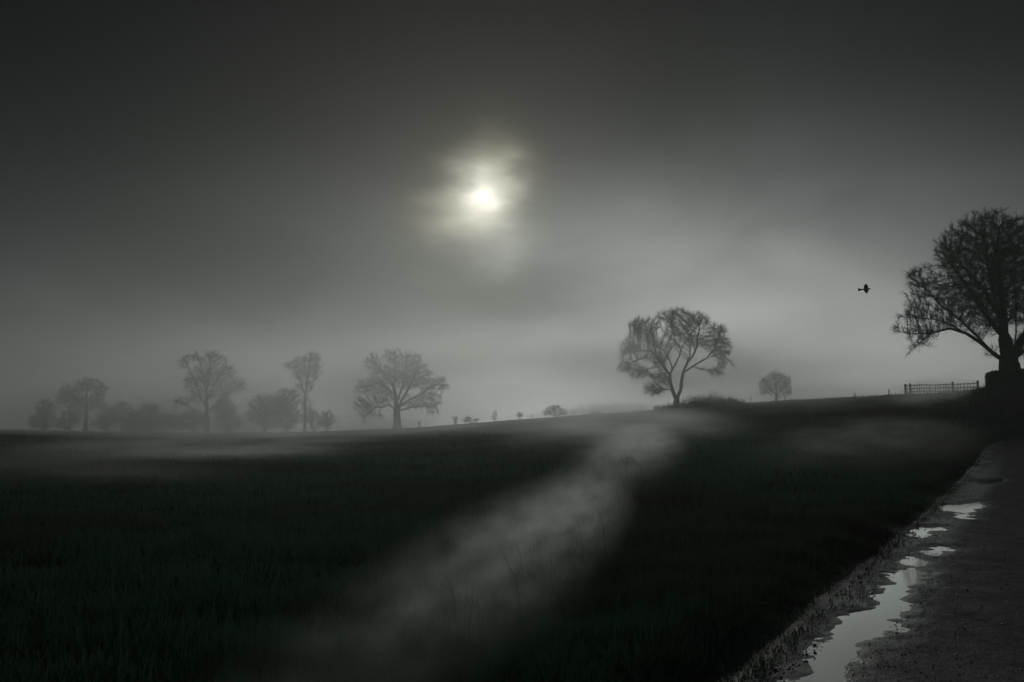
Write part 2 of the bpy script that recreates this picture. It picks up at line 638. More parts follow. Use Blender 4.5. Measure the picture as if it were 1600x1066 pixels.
PUD = [
    ("puddle", "long pale puddle along the lane's left wheel track, nearest and biggest of the puddles",
     crop([(880, 548), (905, 556), (925, 590), (918, 650), (860, 682), (838, 740), (806, 800), (760, 842), (690, 905), (610, 945), (575, 1010), (560, 1066),
           (500, 1230), (250, 1230), (350, 1066), (440, 1000), (505, 930), (528, 850), (550, 792), (600, 775), (660, 762), (716, 742), (735, 690), (795, 632), (832, 560)])),
    ("puddle", "small broken silver puddle between the long near puddle and the square one beyond",
     crop([(862, 440), (905, 420), (960, 424), (988, 420), (992, 436), (930, 452), (900, 464), (876, 458)])),
    ("puddle", "thin faint puddle sheen just past the far tip of the long near puddle",
     crop([(912, 521), (950, 512), (1005, 507), (1026, 513), (990, 523), (950, 536)])),
    ("puddle", "bright blocky puddle across the left wheel track, third along the lane",
     crop([(985, 345), (1010, 330), (1070, 328), (1120, 322), (1150, 316), (1160, 332), (1115, 358), (1112, 386), (1040, 388), (1045, 372), (1062, 362), (1010, 354)])),
    ("puddle", "dark far puddle reflecting the big tree where the lane climbs away",
     crop([(1080, 241), (1130, 234), (1190, 233), (1242, 232), (1254, 237), (1200, 249), (1165, 252), (1115, 246)])),
]
WET = crop([(1330, 60), (1280, 120), (1190, 190), (1090, 240), (960, 340), (860, 430), (700, 560), (560, 680), (330, 830), (60, 1000), (-100, 1230),
            (560, 1230), (640, 1000), (800, 860), (900, 690), (980, 560), (1060, 470), (1100, 400), (1180, 310), (1290, 180), (1345, 90)])


def poly_ground(px):
    return np.array([on_plane(a, b, 0.0)[:2] for a, b in px])


def sdf(P, poly):
    """signed distance, negative inside"""
    d = np.full(len(P), 1e9)
    inside = np.zeros(len(P), bool)
    n = len(poly)
    for i in range(n):
        a, b = poly[i], poly[(i + 1) % n]
        ab = b - a
        t = np.clip(((P - a) @ ab) / (ab @ ab), 0, 1)
        d = np.minimum(d, np.linalg.norm(P - (a + t[:, None] * ab), axis=1))
        c = ((a[1] > P[:, 1]) != (b[1] > P[:, 1])) & (P[:, 0] < ab[0] * (P[:, 1] - a[1]) / (ab[1] if abs(ab[1]) > 1e-9 else 1e-9) + a[0])
        inside ^= c
    return np.where(inside, -d, d)


PUDG = [poly_ground(p[2]) for p in PUD]
WETG = poly_ground(WET)


def build_road():
    fine = np.concatenate([np.arange(0, 2.3, 0.028), np.arange(2.3, ROADW + 0.01, 0.13)])
    q = -np.concatenate([[-0.0, ], fine])
    q[0] = 0.0
    Y = np.concatenate([np.arange(-120, 2.6, 1.2), np.arange(2.6, 24, 0.034), np.arange(24, 62, 0.12), np.arange(62, 70, 0.4), np.arange(70, 230, 2.0)])
    Q, YY = np.meshgrid(q, Y)
    X = roadX(YY) - Q - (0.27 + 0.10 * fbm(YY * 1.1, YY * 0 + 3.0, 3, 2)) * (1 - sstep(0, 0.9, -Q))
    P = np.stack([X.ravel(), YY.ravel()], -1)
    pert = 0.13 * fbm(P[:, 0] * 3.5, P[:, 1] * 2.2, 4, 3) + 0.06 * vnoise(P[:, 0] * 22, P[:, 1] * 16, 9)
    near = (P[:, 1] > 2.6) & (P[:, 1] < 50)
    h = np.full(len(P), 0.020)
    ds = np.full(len(P), 5.0)
    for g in PUDG:
        d = np.full(len(P), 5.0)
        scale = 0.8 if g[:, 1].mean() > 9 else 1.0
        d[near] = sdf(P[near], g)
        ds = np.minimum(ds, d + pert * scale * 1.3)
    h = np.clip(ds / 0.30, -1, 1) * 0.022
    h = np.minimum(h, np.interp(-Q.ravel(), [0, 0.03, 0.13, 0.4], [-0.05, -0.035, 0.009, 0.03]))
    w = np.full(len(P), 6.0)
    w[near] = sdf(P[near], WETG)
    wet = 1 - sstep(-0.25, 0.30, w + 0.6 * pert)
    wet = np.maximum(wet, 1 - sstep(0.0, 0.35, ds))
    mud = 1 - sstep(0.0, 0.55, -Q.ravel() + 0.8 * pert)
    wet = np.clip(wet * (1 - 0.6 * mud), 0.38, 1)
    far = (P[:, 1] >= 24)
    wet = np.where(far, np.maximum(wet, 0.95 * (1 - sstep(0.9, 2.4, -Q.ravel() + 1.6 * fbm(P[:, 0] * 0.9, P[:, 1] * 0.35, 4, 13))) * (0.75 + 0.5 * fbm(P[:, 0] * 2.1, P[:, 1] * 0.8, 3, 14))), wet)
    h += 0.016 * fbm(P[:, 0] * 7, P[:, 1] * 4, 3, 17) * np.exp(-(ds / 0.14) ** 2)
    h += 0.010 * fbm(P[:, 0] * 1.3, P[:, 1] * 1.3, 3, 7) * (ds > 0) + 0.004 * vnoise(P[:, 0] * 30, P[:, 1] * 30, 4) * np.clip(ds * 6, 0, 1)
    Z = h.reshape(Q.shape) + roadZ(YY)
    Z[:, 0] -= 0.22                      # buried edge
    Z[:, -1] -= 0.22
    X[:, 0] -= 0.15
    nY, nQ = Q.shape
    i = (np.arange(nY - 1)[:, None] * nQ + np.arange(nQ - 1)[None]).ravel()
    quads = np.stack([i, i + 1, i + nQ + 1, i + nQ], -1)
    me = mk_mesh("road", np.stack([X, YY, Z], -1).reshape(-1, 3), quads)
    # face up
    a = me.attributes.new("wet", "FLOAT", "POINT")
    a.data.foreach_set("value", wet.astype(np.float32))
    a = me.attributes.new("mud", "FLOAT", "POINT")
    a.data.foreach_set("value", mud.astype(np.float32))
    o = link("road", me, MAT["asphalt"])
    tag(o, kind="structure")
    if me.polygons[len(me.polygons) // 2].normal.z < 0:
        me.flip_normals()


build_road()
for (nm, lab, _px), g in zip(PUD, PUDG):
    nrm = np.roll(g, -1, 0) - np.roll(g, 1, 0)
    nrm = np.stack([nrm[:, 1], -nrm[:, 0]], -1)
    nrm /= np.linalg.norm(nrm, axis=1)[:, None] + 1e-9
    area = 0.5 * np.sum(g[:, 0] * np.roll(g[:, 1], -1) - g[:, 1] * np.roll(g[:, 0], -1))
    g2 = g + nrm * (0.16 if area > 0 else -0.16)
    c = g2.mean(0)
    me = bpy.data.meshes.new("puddle")
    zc = float(roadZ(c[1])) if c[1] > 18 else 0.0
    n_ = len(g2)
    me.from_pydata([(a - c[0], b - c[1], float(roadZ(b) - zc) - 0.06) for a, b in g2] + [(a - c[0], b - c[1], float(roadZ(b) - zc)) for a, b in g2], [],
                   [tuple(range(n_, 2 * n_))] + [(i, (i + 1) % n_, n_ + (i + 1) % n_, n_ + i) for i in range(n_)])
    if me.polygons[0].normal.z < 0:
        me.flip_normals()
    o = link("puddle", me, MAT["water"], loc=(c[0], c[1], zc))
    tag(o, lab, "puddle", "puddles along the lane")

# ------------------------------------------------------------------ trees


def colonise(guides, attr, step, kill, rng, jitter=0.18, trop=(0, 0, 0.02), maxit=140, fork=None, fan=0.0):
    pos, par, fixed = [], [], []
    for gi, g in enumerate(guides):
        g = np.asarray(g, float)
        pts = [g[0]]
        for a, b in zip(g[:-1], g[1:]):
            m = max(1, int(round(np.linalg.norm(b - a) / step)))
            for k in range(1, m + 1):
                pts.append(a + (b - a) * k / m)
        if gi == 0:
            pos.append(pts[0])
            par.append(-1)
            fixed.append(True)
            last = 0
        else:
            last = int(np.argmin(np.linalg.norm(np.array(pos) - pts[0], axis=1)))
        for p in pts[1:]:
            pos.append(p)
            par.append(last)
            fixed.append(True)
            last = len(pos) - 1
    cap = 9000
    P = np.zeros((cap, 3))
    n = len(pos)
    P[:n] = pos
    par = list(par)
    A = attr.copy()
    dist = np.linalg.norm(A[:, None] - P[None, :n], axis=2)
    near = dist.argmin(1)
    dmin = dist.min(1)
    trop = np.asarray(trop)
    for it in range(maxit):
        keep = dmin > kill
        A, near, dmin = A[keep], near[keep], dmin[keep]
        if len(A) == 0:
            break
        acc = np.zeros((n, 3))
        d = A - P[near]
        d /= np.linalg.norm(d, axis=1)[:, None]
        np.add.at(acc, near, d)
        act = np.unique(near)
        v = acc[act]
        v /= np.linalg.norm(v, axis=1)[:, None] + 1e-9
        v = v + rng.normal(0, jitter, v.shape) + trop
        if fork is not None and fan > 0:
            rd = P[act] - fork
            rd /= np.linalg.norm(rd, axis=1)[:, None] + 1e-9
            v = v + rd * fan
        v /= np.linalg.norm(v, axis=1)[:, None] + 1e-9
        new = P[act] + v * step
        dd = np.linalg.norm(new[:, None] - P[None, :n], axis=2).min(1)
        ok = dd > step * 0.45
        new, act = new[ok], act[ok]
        if len(new) == 0:
            # perturb stuck attractors away
            A = A[rng.random(len(A)) > 0.3]
            near = np.linalg.norm(A[:, None] - P[None, :n], axis=2).argmin(1) if len(A) else near[:0]
            dmin = np.linalg.norm(A - P[near], axis=1) if len(A) else dmin[:0]
            continue
        m = len(new)
        if n + m > cap:
            break
        P[n:n + m] = new
        par.extend(int(k) for k in act)
        d2 = np.linalg.norm(A[:, None] - new[None], axis=2)
        j = d2.argmin(1)
        dm = d2.min(1)
        up = dm < dmin
        near = np.where(up, n + j, near)
        dmin = np.where(up, dm, dmin)
        n += m
    P = P[:n]
    par = np.array(par)
    nf = len(fixed)
    # smooth away the zigzag
    for _ in range(2):
        cs = np.zeros((n, 3))
        cc = np.zeros(n)
        np.add.at(cs, par[1:], P[1:])
        np.add.at(cc, par[1:], 1)
        mid = np.where(cc[:, None] > 0, (cs / np.maximum(cc, 1)[:, None] + P[np.maximum(par, 0)]) / 2, P)
        f = np.where(np.arange(n) < nf, 0.3, 0.45)[:, None]
        f[0] = 0
        P = P * (1 - f) + mid * f
    return P, par


def make_tree(name, base_px, Y, guides, lobes, label, cat, group=None, trunk_r=0.4, tip_r=0.02, n_attr=1500, step=0.35, kill=0.55,
              twigs=2, twig_len=0.8, twig_r=0.012, side=2, droop=0.0, limb_r=0.0, seed=1, flare=1.5, depth=0.9, jitter=0.18, thin=0.3,
              trop=(0, 0, 0.02), fan=0.45, mat_b="bark", mat_t="twig", sink=0.15):
    """guides and lobes are given in photograph pixels and turned into metres at the tree's distance"""
    rng = np.random.default_rng(seed)
    bp = at_depth(base_px[0], base_px[1], Y)
    s = np.linalg.norm(at_depth(base_px[0] + 1, base_px[1], Y) - bp)
    gz = float(ground_z(bp[0], bp[1]))
    root = np.array([bp[0], bp[1], gz - sink])
    lift = min(max(bp[2] - root[2], 0), 0.6 + sink)

    def loc(px, py, yy=0.0):
        return np.array([(px - base_px[0]) * s, yy, (base_px[1] - py) * s + (lift if py < base_px[1] - 1 else 0)])
    G, dense = [], []
    for gi, g in enumerate(guides):
        sl = 0.0 if gi == 0 else rng.uniform(-0.5, 0.5)
        pts = []
        acc = 0.0
        y0 = 0.0
        if gi:
            st_ = loc(g[0][0], g[0][1])
            y0 = min(dense, key=lambda d_: (d_[0] - st_[0]) ** 2 + (d_[2] - st_[2]) ** 2)[1]
        for k, p in enumerate(g):
            if k:
                acc += math.hypot(p[0] - g[k - 1][0], p[1] - g[k - 1][1]) * s
            yy = y0 + (p[2] if len(p) > 2 else sl * acc)
            pts.append(loc(p[0], p[1], yy))
        G.append(pts)
        for p_, q_ in zip(pts[:-1], pts[1:]):
            dense.extend(p_ + (q_ - p_) * f_ for f_ in np.linspace(0, 1, 12))
    G[0][0][2] = 0.0
    A = []
    vol = np.array([l[2] * l[3] * min(l[2], l[3]) * (l[4] if len(l) > 4 else 1) for l in lobes]) ** 0.85
    cnt = np.maximum(6, (vol / vol.sum() * n_attr)).astype(int)
    for l, c in zip(lobes, cnt):
        u = rng.normal(0, 1, (c, 3))
        u /= np.linalg.norm(u, axis=1)[:, None]
        u *= (rng.random(c) ** (1 / 2.6))[:, None]
        ctr = loc(l[0], l[1])
        off = (l[5] if len(l) > 5 else 0.0)
        A.append(ctr + u * np.array([l[2] * s, depth * (l[2] + l[3]) / 2 * s, l[3] * s]) + np.array([0, off, 0]))
    A = np.concatenate(A)
    A = A[A[:, 2] > 0.25]
    fork = G[0][min(len(G[0]) - 1, 2)] if len(G) > 1 else G[0][0]
    P, par = colonise(G, A, step, kill, rng, jitter, trop, fork=fork, fan=fan)
    n = len(P)
    # radii from the number of tips each node carries
    kids = [[] for _ in range(n)]
    for i in range(1, n):
        kids[par[i]].append(i)
    load = np.zeros(n)
    order = []
    st = [0]
    while st:
        i = st.pop()
        order.append(i)
        st.extend(kids[i])
    for i in reversed(order):
        load[i] = max(1.0, sum(load[k] for k in kids[i]))
    e = math.log(trunk_r / tip_r) / math.log(load[0] + 1)
    R = tip_r * load ** e
    o = thing(name, root, label, cat, group)
    # chains
    g_tr, g_cr = Geo(), Geo()
    limbs = []
    stack = [(0, -1)]
    first = True
    while stack:
        i, pa = stack.pop()
        ch = [i]
        while kids[ch[-1]]:
            ks = sorted(kids[ch[-1]], key=lambda k: -load[k])
            for k in ks[1:]:
                stack.append((k, ch[-1]))
            ch.append(ks[0])
        pts, rad = P[ch], R[ch].copy()
        if pa >= 0:
            pts = np.concatenate([P[pa:pa + 1], pts])
            rad = np.concatenate([[min(R[pa], rad[0] * 1.15)], rad])
        if first:
            hh = pts[:, 2]
            rad = rad * (1 + (flare - 1) * np.exp(-hh / (trunk_r * 1.6)))
            g_tr.tube(pts, rad, 12)
            first = False
        elif limb_r and rad[0] > limb_r and len(ch) > 3:
            gl = Geo()
            gl.tube(pts, rad, 8)
            limbs.append(gl)
        else:
            g_cr.tube(pts, rad, 5 if rad[0] > 0.05 else 3)
    # twig sprays on every thin shoot
    th = np.where((R < tip_r * (1 + 2 * thin * 4)) & (np.arange(n) > 0))[0]
    th = th[th > 0]
    d = P[th] - P[par[th]]
    d /= np.linalg.norm(d, axis=1)[:, None] + 1e-9
    tips = np.array([len(kids[i]) == 0 for i in th])
    ctr = P.mean(0)
    for k in range(twigs):
        outw = P[th] - (0.75 * fork + 0.25 * ctr)
        outw /= np.linalg.norm(outw, axis=1)[:, None] + 1e-9
        spread = np.where(tips, 0.42, 0.68)[:, None]
        dd = d + rng.normal(0, 1, d.shape) * spread + outw * 0.6 + np.array([0, 0, 0.1 - droop])
        f = rng.random((len(th), 1))
        pp = P[th] * f + P[par[th]] * (1 - f)
        twig_batch(g_cr, pp, dd, twig_len * rng.uniform(0.5, 1.2, len(th)), twig_r, rng, droop, side)
    link("trunk", g_tr.mesh("trunk"), MAT[mat_b], o)
    for gl in limbs:
        link("limb", gl.mesh("limb"), MAT[mat_b], o)
    link("crown", g_cr.mesh("crown", False), MAT[mat_t], o)
    print("TREE", name, base_px, "nodes", n, "limbs", len(limbs), "dz", round(bp[2] - gz, 2), "crown faces", len(o.children[-1].data.polygons))
    return o


def cvt(ox, oy, k):
    def f(*pts):
        return [(ox + p[0] / k, oy + p[1] / k) + tuple(p[2:]) for p in pts]
    return f


def lob(ox, oy, k):
    def f(*ls):
        return [(ox + l[0] / k, oy + l[1] / k, l[2] / k, l[3] / k) + tuple(l[4:]) for l in ls]
    return f


# --- great bare tree on the bank at the right edge
c5, l5 = cvt(1340, 300, 3.135), lob(1340, 300, 3.135)
make_tree("bare_tree", (1582, 600), 60,
          [[(1582, 600), (1580, 585), (1578, 570), (1576, 545), (1573, 520)],
           c5((755, 850), (690, 790), (640, 735), (590, 690), (530, 645), (460, 610), (380, 600), (300, 590)),
           c5((690, 790), (620, 690), (560, 610), (490, 540), (440, 460), (390, 400)),
           c5((590, 690), (500, 660), (420, 680), (330, 690), (230, 675)),
           c5((430, 670), (370, 710), (315, 750), (268, 790)),
           c5((735, 720), (680, 620), (630, 500), (580, 380), (520, 280)),
           c5((732, 700), (690, 540), (650, 370), (620, 220)),
           c5((732, 690), (720, 540), (705, 380), (700, 200)),
           c5((760, 820), (800, 700), (830, 540), (850, 380), (860, 260)),
           c5((770, 820), (870, 720), (960, 620), (1060, 560), (1150, 500)),
           c5((800, 720), (900, 600), (980, 460), (1020, 330)),
           c5((765, 840), (740, 700, -1.2), (700, 560, -2.4), (640, 430, -3.4)),
           c5((765, 840), (770, 700, 1.2), (740, 540, 2.6), (690, 400, 3.6)),
           c5((735, 720), (640, 600), (560, 480), (480, 360)),
           c5((700, 600), (660, 440), (580, 290)),
           c5((720, 560), (740, 400), (770, 240)),
           ],
          l5((690, 170, 150, 95), (560, 230, 110, 90), (480, 280, 75, 80), (620, 330, 190, 150), (350, 430, 80, 70), (420, 500, 120, 90), (308, 595, 70, 58),
             (225, 672, 14, 14, 2), (340, 690, 90, 45), (330, 742, 52, 26), (560, 520, 150, 120), (700, 500, 180, 170), (480, 620, 110, 60),
             (860, 300, 190, 190), (980, 430, 170, 160), (1060, 560, 130, 110), (880, 560, 150, 120), (640, 640, 90, 80), (680, 790, 40, 40), (820, 760, 50, 60)),
          "huge dark bare tree with a dense twiggy dome on the bank at right", "tree",
          trunk_r=0.60, tip_r=0.0075, n_attr=8600, step=0.21, kill=0.24, twigs=6, twig_len=0.46, twig_r=0.0082, side=2, limb_r=0.085, seed=5, depth=1.0,
          flare=1.35, thin=1.1, fan=0.4, jitter=0.26)

# --- forked tree in the middle distance
c4, l4 = cvt(940, 450, 4.845), lob(940, 450, 4.845)
make_tree("bare_tree", (1056, 635), 114,
          [[(1056, 635)] + c4((568, 860), (582, 815), (604, 760), (610, 690), (628, 625), (658, 560), (705, 505), (730, 440), (738, 370), (755, 300)),
           c4((566, 850), (545, 775), (528, 700), (540, 640), (592, 560), (628, 490), (640, 440), (605, 395), (545, 345), (510, 290), (490, 220)),
           c4((636, 460), (660, 410), (700, 360), (735, 300), (800, 250)),
           c4((605, 395), (590, 330), (580, 260), (590, 190)),
           c4((545, 670), (510, 620), (470, 560), (430, 490), (390, 457), (330, 462), (312, 410), (310, 320), (300, 250)),
           c4((560, 600), (530, 510), (490, 450), (430, 430), (380, 400)),
           c4((515, 630), (450, 592), (395, 600), (350, 632), (300, 605), (230, 600), (170, 610)),
           c4((545, 770), (520, 700), (505, 650), (480, 640), (430, 680)),
           c4((548, 780), (515, 768), (470, 770), (420, 790)),
           c4((605, 655), (680, 600), (760, 550), (840, 515), (890, 520), (930, 570), (945, 600)),
           c4((780, 540), (835, 470), (870, 390), (885, 330)),
           c4((690, 600), (760, 620), (840, 625), (890, 650)),
           c4((330, 462), (270, 470), (200, 490), (170, 530)),
           c4((390, 457), (350, 520), (290, 540), (230, 560)),
           c4((650, 560), (680, 510), (690, 440), (710, 370))],
          l4((500, 220, 80, 50), (600, 210, 110, 55), (730, 240, 110, 60), (600, 320, 120, 70), (290, 300, 80, 75), (360, 370, 80, 60), (230, 450, 80, 70),
             (200, 590, 70, 60), (290, 640, 90, 50), (880, 340, 80, 70), (930, 440, 60, 80), (830, 420, 80, 70), (920, 580, 40, 40, 0.7), (860, 640, 70, 28),
             (400, 760, 80, 60), (450, 690, 60, 50), (440, 540, 80, 60), (700, 400, 80, 60), (560, 420, 60, 70, 0.6), (420, 440, 60, 50, 0.7), (395, 290, 70, 65), (640, 250, 60, 50), (900, 500, 60, 50)),
          "broad bare tree with a forked trunk, rising out of brambles on the ridge", "tree",
          trunk_r=0.33, tip_r=0.013, n_attr=3800, step=0.26, kill=0.34, twigs=8, twig_len=0.75, twig_r=0.0075, side=2, droop=0.10, limb_r=0.075, seed=9,
          depth=0.9, flare=2.2, jitter=0.22, thin=0.5, fan=0.2)

# --- round-crowned tree left of centre
c2, l2 = cvt(350, 500, 4.0), lob(350, 500, 4.0)
make_tree("bare_tree", (621, 669), 149,
          [[(621, 669)] + c2((1080, 600), (1075, 550), (1072, 470), (1055, 420), (1065, 340), (1060, 240)),
           c2((1066, 560), (1030, 530), (985, 545), (945, 545), (900, 560)),
           c2((1070, 470), (1010, 420), (960, 390), (900, 410)),
           c2((1060, 430), (1000, 340), (950, 290), (920, 260)),
           c2((1085, 570), (1110, 500), (1150, 440), (1190, 370), (1210, 290)),
           c2((1100, 540), (1160, 500), (1230, 470), (1320, 420)),
           c2((1095, 570), (1150, 550), (1220, 540), (1290, 545)),
           c2((1078, 520), (1110, 420), (1120, 320), (1130, 240)),
           c2((940, 545), (900, 580), (875, 620))],
          l2((1050, 240, 75, 50), (1170, 270, 90, 70), (930, 280, 60, 60), (890, 420, 65, 60), (870, 520, 65, 45), (980, 370, 90, 70), (1000, 480, 80, 50),
             (1130, 370, 100, 80), (1230, 370, 80, 80), (1340, 400, 58, 55), (1270, 500, 80, 60), (1180, 520, 80, 50), (960, 590, 45, 25), (880, 610, 28, 35),
             (1290, 570, 50, 30), (1060, 340, 80, 80), (840, 440, 25, 40)),
          "round crowned bare tree standing alone left of the sun with a short thick trunk", "tree",
          trunk_r=0.56, tip_r=0.014, n_attr=3200, step=0.33, kill=0.42, twigs=6, twig_len=0.75, twig_r=0.012, side=2, limb_r=0.11, seed=13, depth=1.0, flare=1.7, thin=0.5)

# --- far trees of the left skyline
c1, l1 = cvt(0, 500, 4.0), lob(0, 500, 4.0)
make_tree("bare_tree", (323, 675), 172,
          [[(323, 675)] + c1((1290, 620), (1288, 560), (1285, 460), (1290, 350), (1300, 230)),
           c1((1288, 580), (1340, 520), (1400, 450), (1470, 400)),
           c1((1288, 560), (1240, 480), (1200, 380), (1150, 290), (1130, 250)),
           c1((1286, 500), (1320, 400), (1380, 300)),
           c1((1285, 600), (1230, 570), (1170, 530), (1120, 510)),
           c1((1288, 470), (1250, 360), (1220, 250))],
          l1((1310, 250, 95, 50), (1200, 240, 45, 35), (1135, 270, 35, 45), (1300, 360, 110, 80), (1400, 330, 60, 60), (1460, 410, 75, 55), (1180, 390, 45, 50),
             (1140, 510, 45, 35), (1250, 470, 80, 60), (1370, 460, 70, 60), (1390, 560, 60, 60)),
          "tall bare tree with flat ragged head, tallest of the misty far left trees", "tree", "misty trees on the far left skyline",
          trunk_r=0.48, tip_r=0.014, n_attr=2200, step=0.40, kill=0.48, twigs=4, twig_len=1.0, twig_r=0.017, side=2, seed=21, thin=0.5)
make_tree("bare_tree", (476, 674), 170,
          [[(476, 674)] + c2((505, 600), (500, 520), (505, 440), (515, 340), (540, 240)),
           c2((505, 470), (470, 380), (430, 310), (390, 280)),
           c2((505, 500), (540, 440), (565, 370), (580, 280))],
          l2((540, 250, 60, 45), (480, 270, 70, 40), (410, 290, 45, 28), (500, 340, 80, 55), (560, 330, 40, 60), (500, 420, 55, 50), (505, 520, 40, 50)),
          "slim bare tree with a windswept top leaning left above the bushes", "tree", "misty trees on the far left skyline",
          trunk_r=0.3, tip_r=0.014, n_attr=1300, step=0.40, kill=0.48, twigs=4, twig_len=1.0, twig_r=0.017, side=2, seed=22, thin=0.5)
make_tree("bare_tree", (133, 676), 176,
          [[(133, 676)] + c1((535, 620), (532, 540), (530, 440), (540, 390)),
           c1((534, 560), (470, 500), (400, 450)),
           c1((532, 520), (590, 450), (620, 410)),
           c1((534, 580), (600, 540), (640, 500))],
          l1((540, 420, 90, 45), (430, 460, 75, 50), (600, 450, 55, 55), (500, 520, 110, 50), (380, 500, 40, 40), (620, 540, 35, 35)),
          "wide low domed bare tree, leftmost tall tree of the foggy far skyline", "tree", "misty trees on the far left skyline",
          trunk_r=0.38, tip_r=0.014, n_attr=1700, step=0.40, kill=0.48, twigs=4, twig_len=1.0, twig_r=0.017, side=2, seed=23, thin=0.5)
make_tree("bare_tree", (190, 676), 178,
          [[(190, 676)] + c1((755, 640), (750, 580), (752, 530))],
          l1((755, 550, 42, 40), (720, 580, 30, 30), (790, 570, 25, 30), (755, 600, 30, 30)),
          "thin young bare tree between the low domed tree and the dark round bushes", "tree", "misty trees on the far left skyline",
          trunk_r=0.16, tip_r=0.014, n_attr=400, step=0.35, kill=0.42, twigs=5, twig_len=0.8, twig_r=0.017, side=2, seed=24, thin=0.5)
make_tree("bare_tree", (1213, 626), 122,
          [[(1213, 626)] + c4((1325, 830), (1325, 790), (1322, 720), (1320, 660)),
           c4((1325, 820), (1285, 760), (1250, 710)),
           c4((1325, 820), (1370, 760), (1400, 710)),
           c4((1325, 840), (1270, 800), (1230, 790)),
           c4((1325, 840), (1380, 800), (1420, 780))],
          l4((1320, 690, 70, 50), (1250, 730, 50, 55), (1390, 720, 48, 55), (1320, 760, 90, 50), (1240, 790, 40, 30), (1410, 790, 35, 35)),
          "small round bare tree standing alone on the ridge between forked tree and fence", "tree",
          trunk_r=0.17, tip_r=0.010, n_attr=1300, step=0.18, kill=0.2, twigs=3, twig_len=0.5, twig_r=0.009, side=2, seed=31, thin=0.4)


def make_bush(px, Y, lobes, label, group, seed, n_attr=420, tip=0.02, step=0.32, twig_len=0.75, twig_r=0.018, twigs=5, mat="twig", stems=4, tr=0.10):
    rng = np.random.default_rng(seed)
    if group == GB:
        lobes = [(l[0], l[1] + l[3] * 0.1, l[2] * 1.35, l[3] * 1.12) for l in lobes]
        n_attr = int(n_attr * 1.4)
    lx = np.array([l[0] for l in lobes])
    ly = np.array([l[1] for l in lobes])
    g0 = [px, (lx.mean() * 0.3 + px[0] * 0.7, px[1] * 0.55 + ly.mean() * 0.45)]
    gs = [g0]
    for k in range(stems):
        l = lobes[int(rng.integers(len(lobes)))]
        gs.append([(px[0], px[1] - 1.5), (0.5 * (px[0] + l[0]) + rng.normal(0, 1), 0.5 * (px[1] + l[1])), (l[0], l[1])])
    return make_tree("bare_bush", px, Y, gs, lobes, label, "bush", group, trunk_r=tr, tip_r=tip, n_attr=n_attr, step=step, kill=step * 1.25, twigs=twigs,
                     twig_len=twig_len, twig_r=twig_r, side=2, seed=seed, thin=0.6, flare=1.2, mat_t=mat)


GB = "bushes along the far left skyline"
make_bush((70, 675), 172, l1((280, 560, 45, 60), (260, 630, 60, 50)), "upright bush at the far left end of the foggy skyline", GB, 41)
make_bush((107, 676), 170, l1((440, 610, 50, 50), (400, 650, 50, 35)), "low dense bush in front of the low domed tree", GB, 42)
make_bush((168, 677), 172, l1((680, 610, 50, 55), (640, 650, 50, 30)), "faint bush just right of the low domed tree", GB, 43)
make_bush((207, 677), 168, l1((830, 620, 52, 52), (825, 660, 55, 35)), "dark round bush, left one of the dark pair on the left skyline", GB, 44, n_attr=600, twigs=5)
make_bush((234, 677), 168, l1((930, 570, 50, 45), (940, 640, 60, 60)), "dark tall round bush, right one of the dark pair on the left skyline", GB, 45, n_attr=650, twigs=5)
make_bush((263, 677), 174, l1((1040, 630, 65, 45), (1080, 660, 60, 30)), "low spreading bush between the dark pair and the tallest far tree", GB, 46)
make_bush((302, 677), 170, l1((1200, 620, 65, 50), (1180, 665, 60, 25)), "bush under the left branches of the tallest far tree", GB, 47)
make_bush((355, 677), 171, l1((1400, 560, 55, 70), (1430, 640, 60, 45)), "bush against the right side of the tallest far tree", GB, 48)
make_bush((414, 676), 166, l2((270, 530, 90, 70), (230, 590, 70, 60), (320, 600, 70, 60)), "big round bush with fine spiky twigs beside the slim windswept tree", GB, 49, n_attr=900, twigs=4)
make_bush((447, 676), 168, l2((390, 500, 60, 70), (400, 600, 65, 60)), "tall bush against the slim windswept tree's trunk", GB, 50, n_attr=600)
make_bush((490, 676), 170, l2((540, 600, 40, 45), (600, 640, 50, 25)), "small bush at the right foot of the slim windswept tree", GB, 51, n_attr=260)
make_bush((512, 675), 176, l2((640, 610, 35, 40), (640, 645, 45, 20)), "faint bush alone between the slim tree and round crowned tree", GB, 52, n_attr=200)
GS = "small bushes on the ridge line"
c3, l3 = cvt(680, 560, 5.0), lob(680, 560, 5.0)
make_bush((655, 668), 152, l2((1218, 643, 10, 10)), "tiny bush just right of the round crowned tree's foot", GS, 60, 60, 0.012, 0.16, 0.25, 0.017, 6, tr=0.04)
make_bush((711, 663), 152, l3((156, 475, 20, 22), (156, 495, 16, 14)), "small upright oval bush on the ridge, leftmost before the wide one", GS, 61, 220, 0.014, 0.18, 0.3, 0.020, 7, tr=0.05)
make_bush((735, 660), 151, l3((255, 475, 32, 20), (240, 488, 25, 15), (315, 482, 25, 15)), "wide low dark bush on the ridge beside the upright oval one", GS, 62, 300, 0.014, 0.18, 0.3, 0.020, 7, tr=0.05)
make_bush((773, 657), 158, l3((470, 430, 16, 30), (455, 450, 14, 22)), "faint spindly bush of two thin stems on the ridge", GS, 63, 120, 0.012, 0.22, 0.4, 0.014, 4, tr=0.05)
make_bush((812, 653), 150, l3((662, 438, 25, 16), (662, 450, 28, 10)), "small rounded bush on the ridge, just left of the leftmost fence post", GS, 64, 200, 0.012, 0.18, 0.3, 0.017, 6, tr=0.05)
make_bush((868, 649), 156, l3((930, 395, 65, 38), (880, 415, 40, 25), (1000, 415, 40, 25)), "broad domed bush, biggest of the small bushes on the ridge", GS, 65, 600, 0.014, 0.22, 0.4, 0.017, 5, tr=0.09, stems=7)
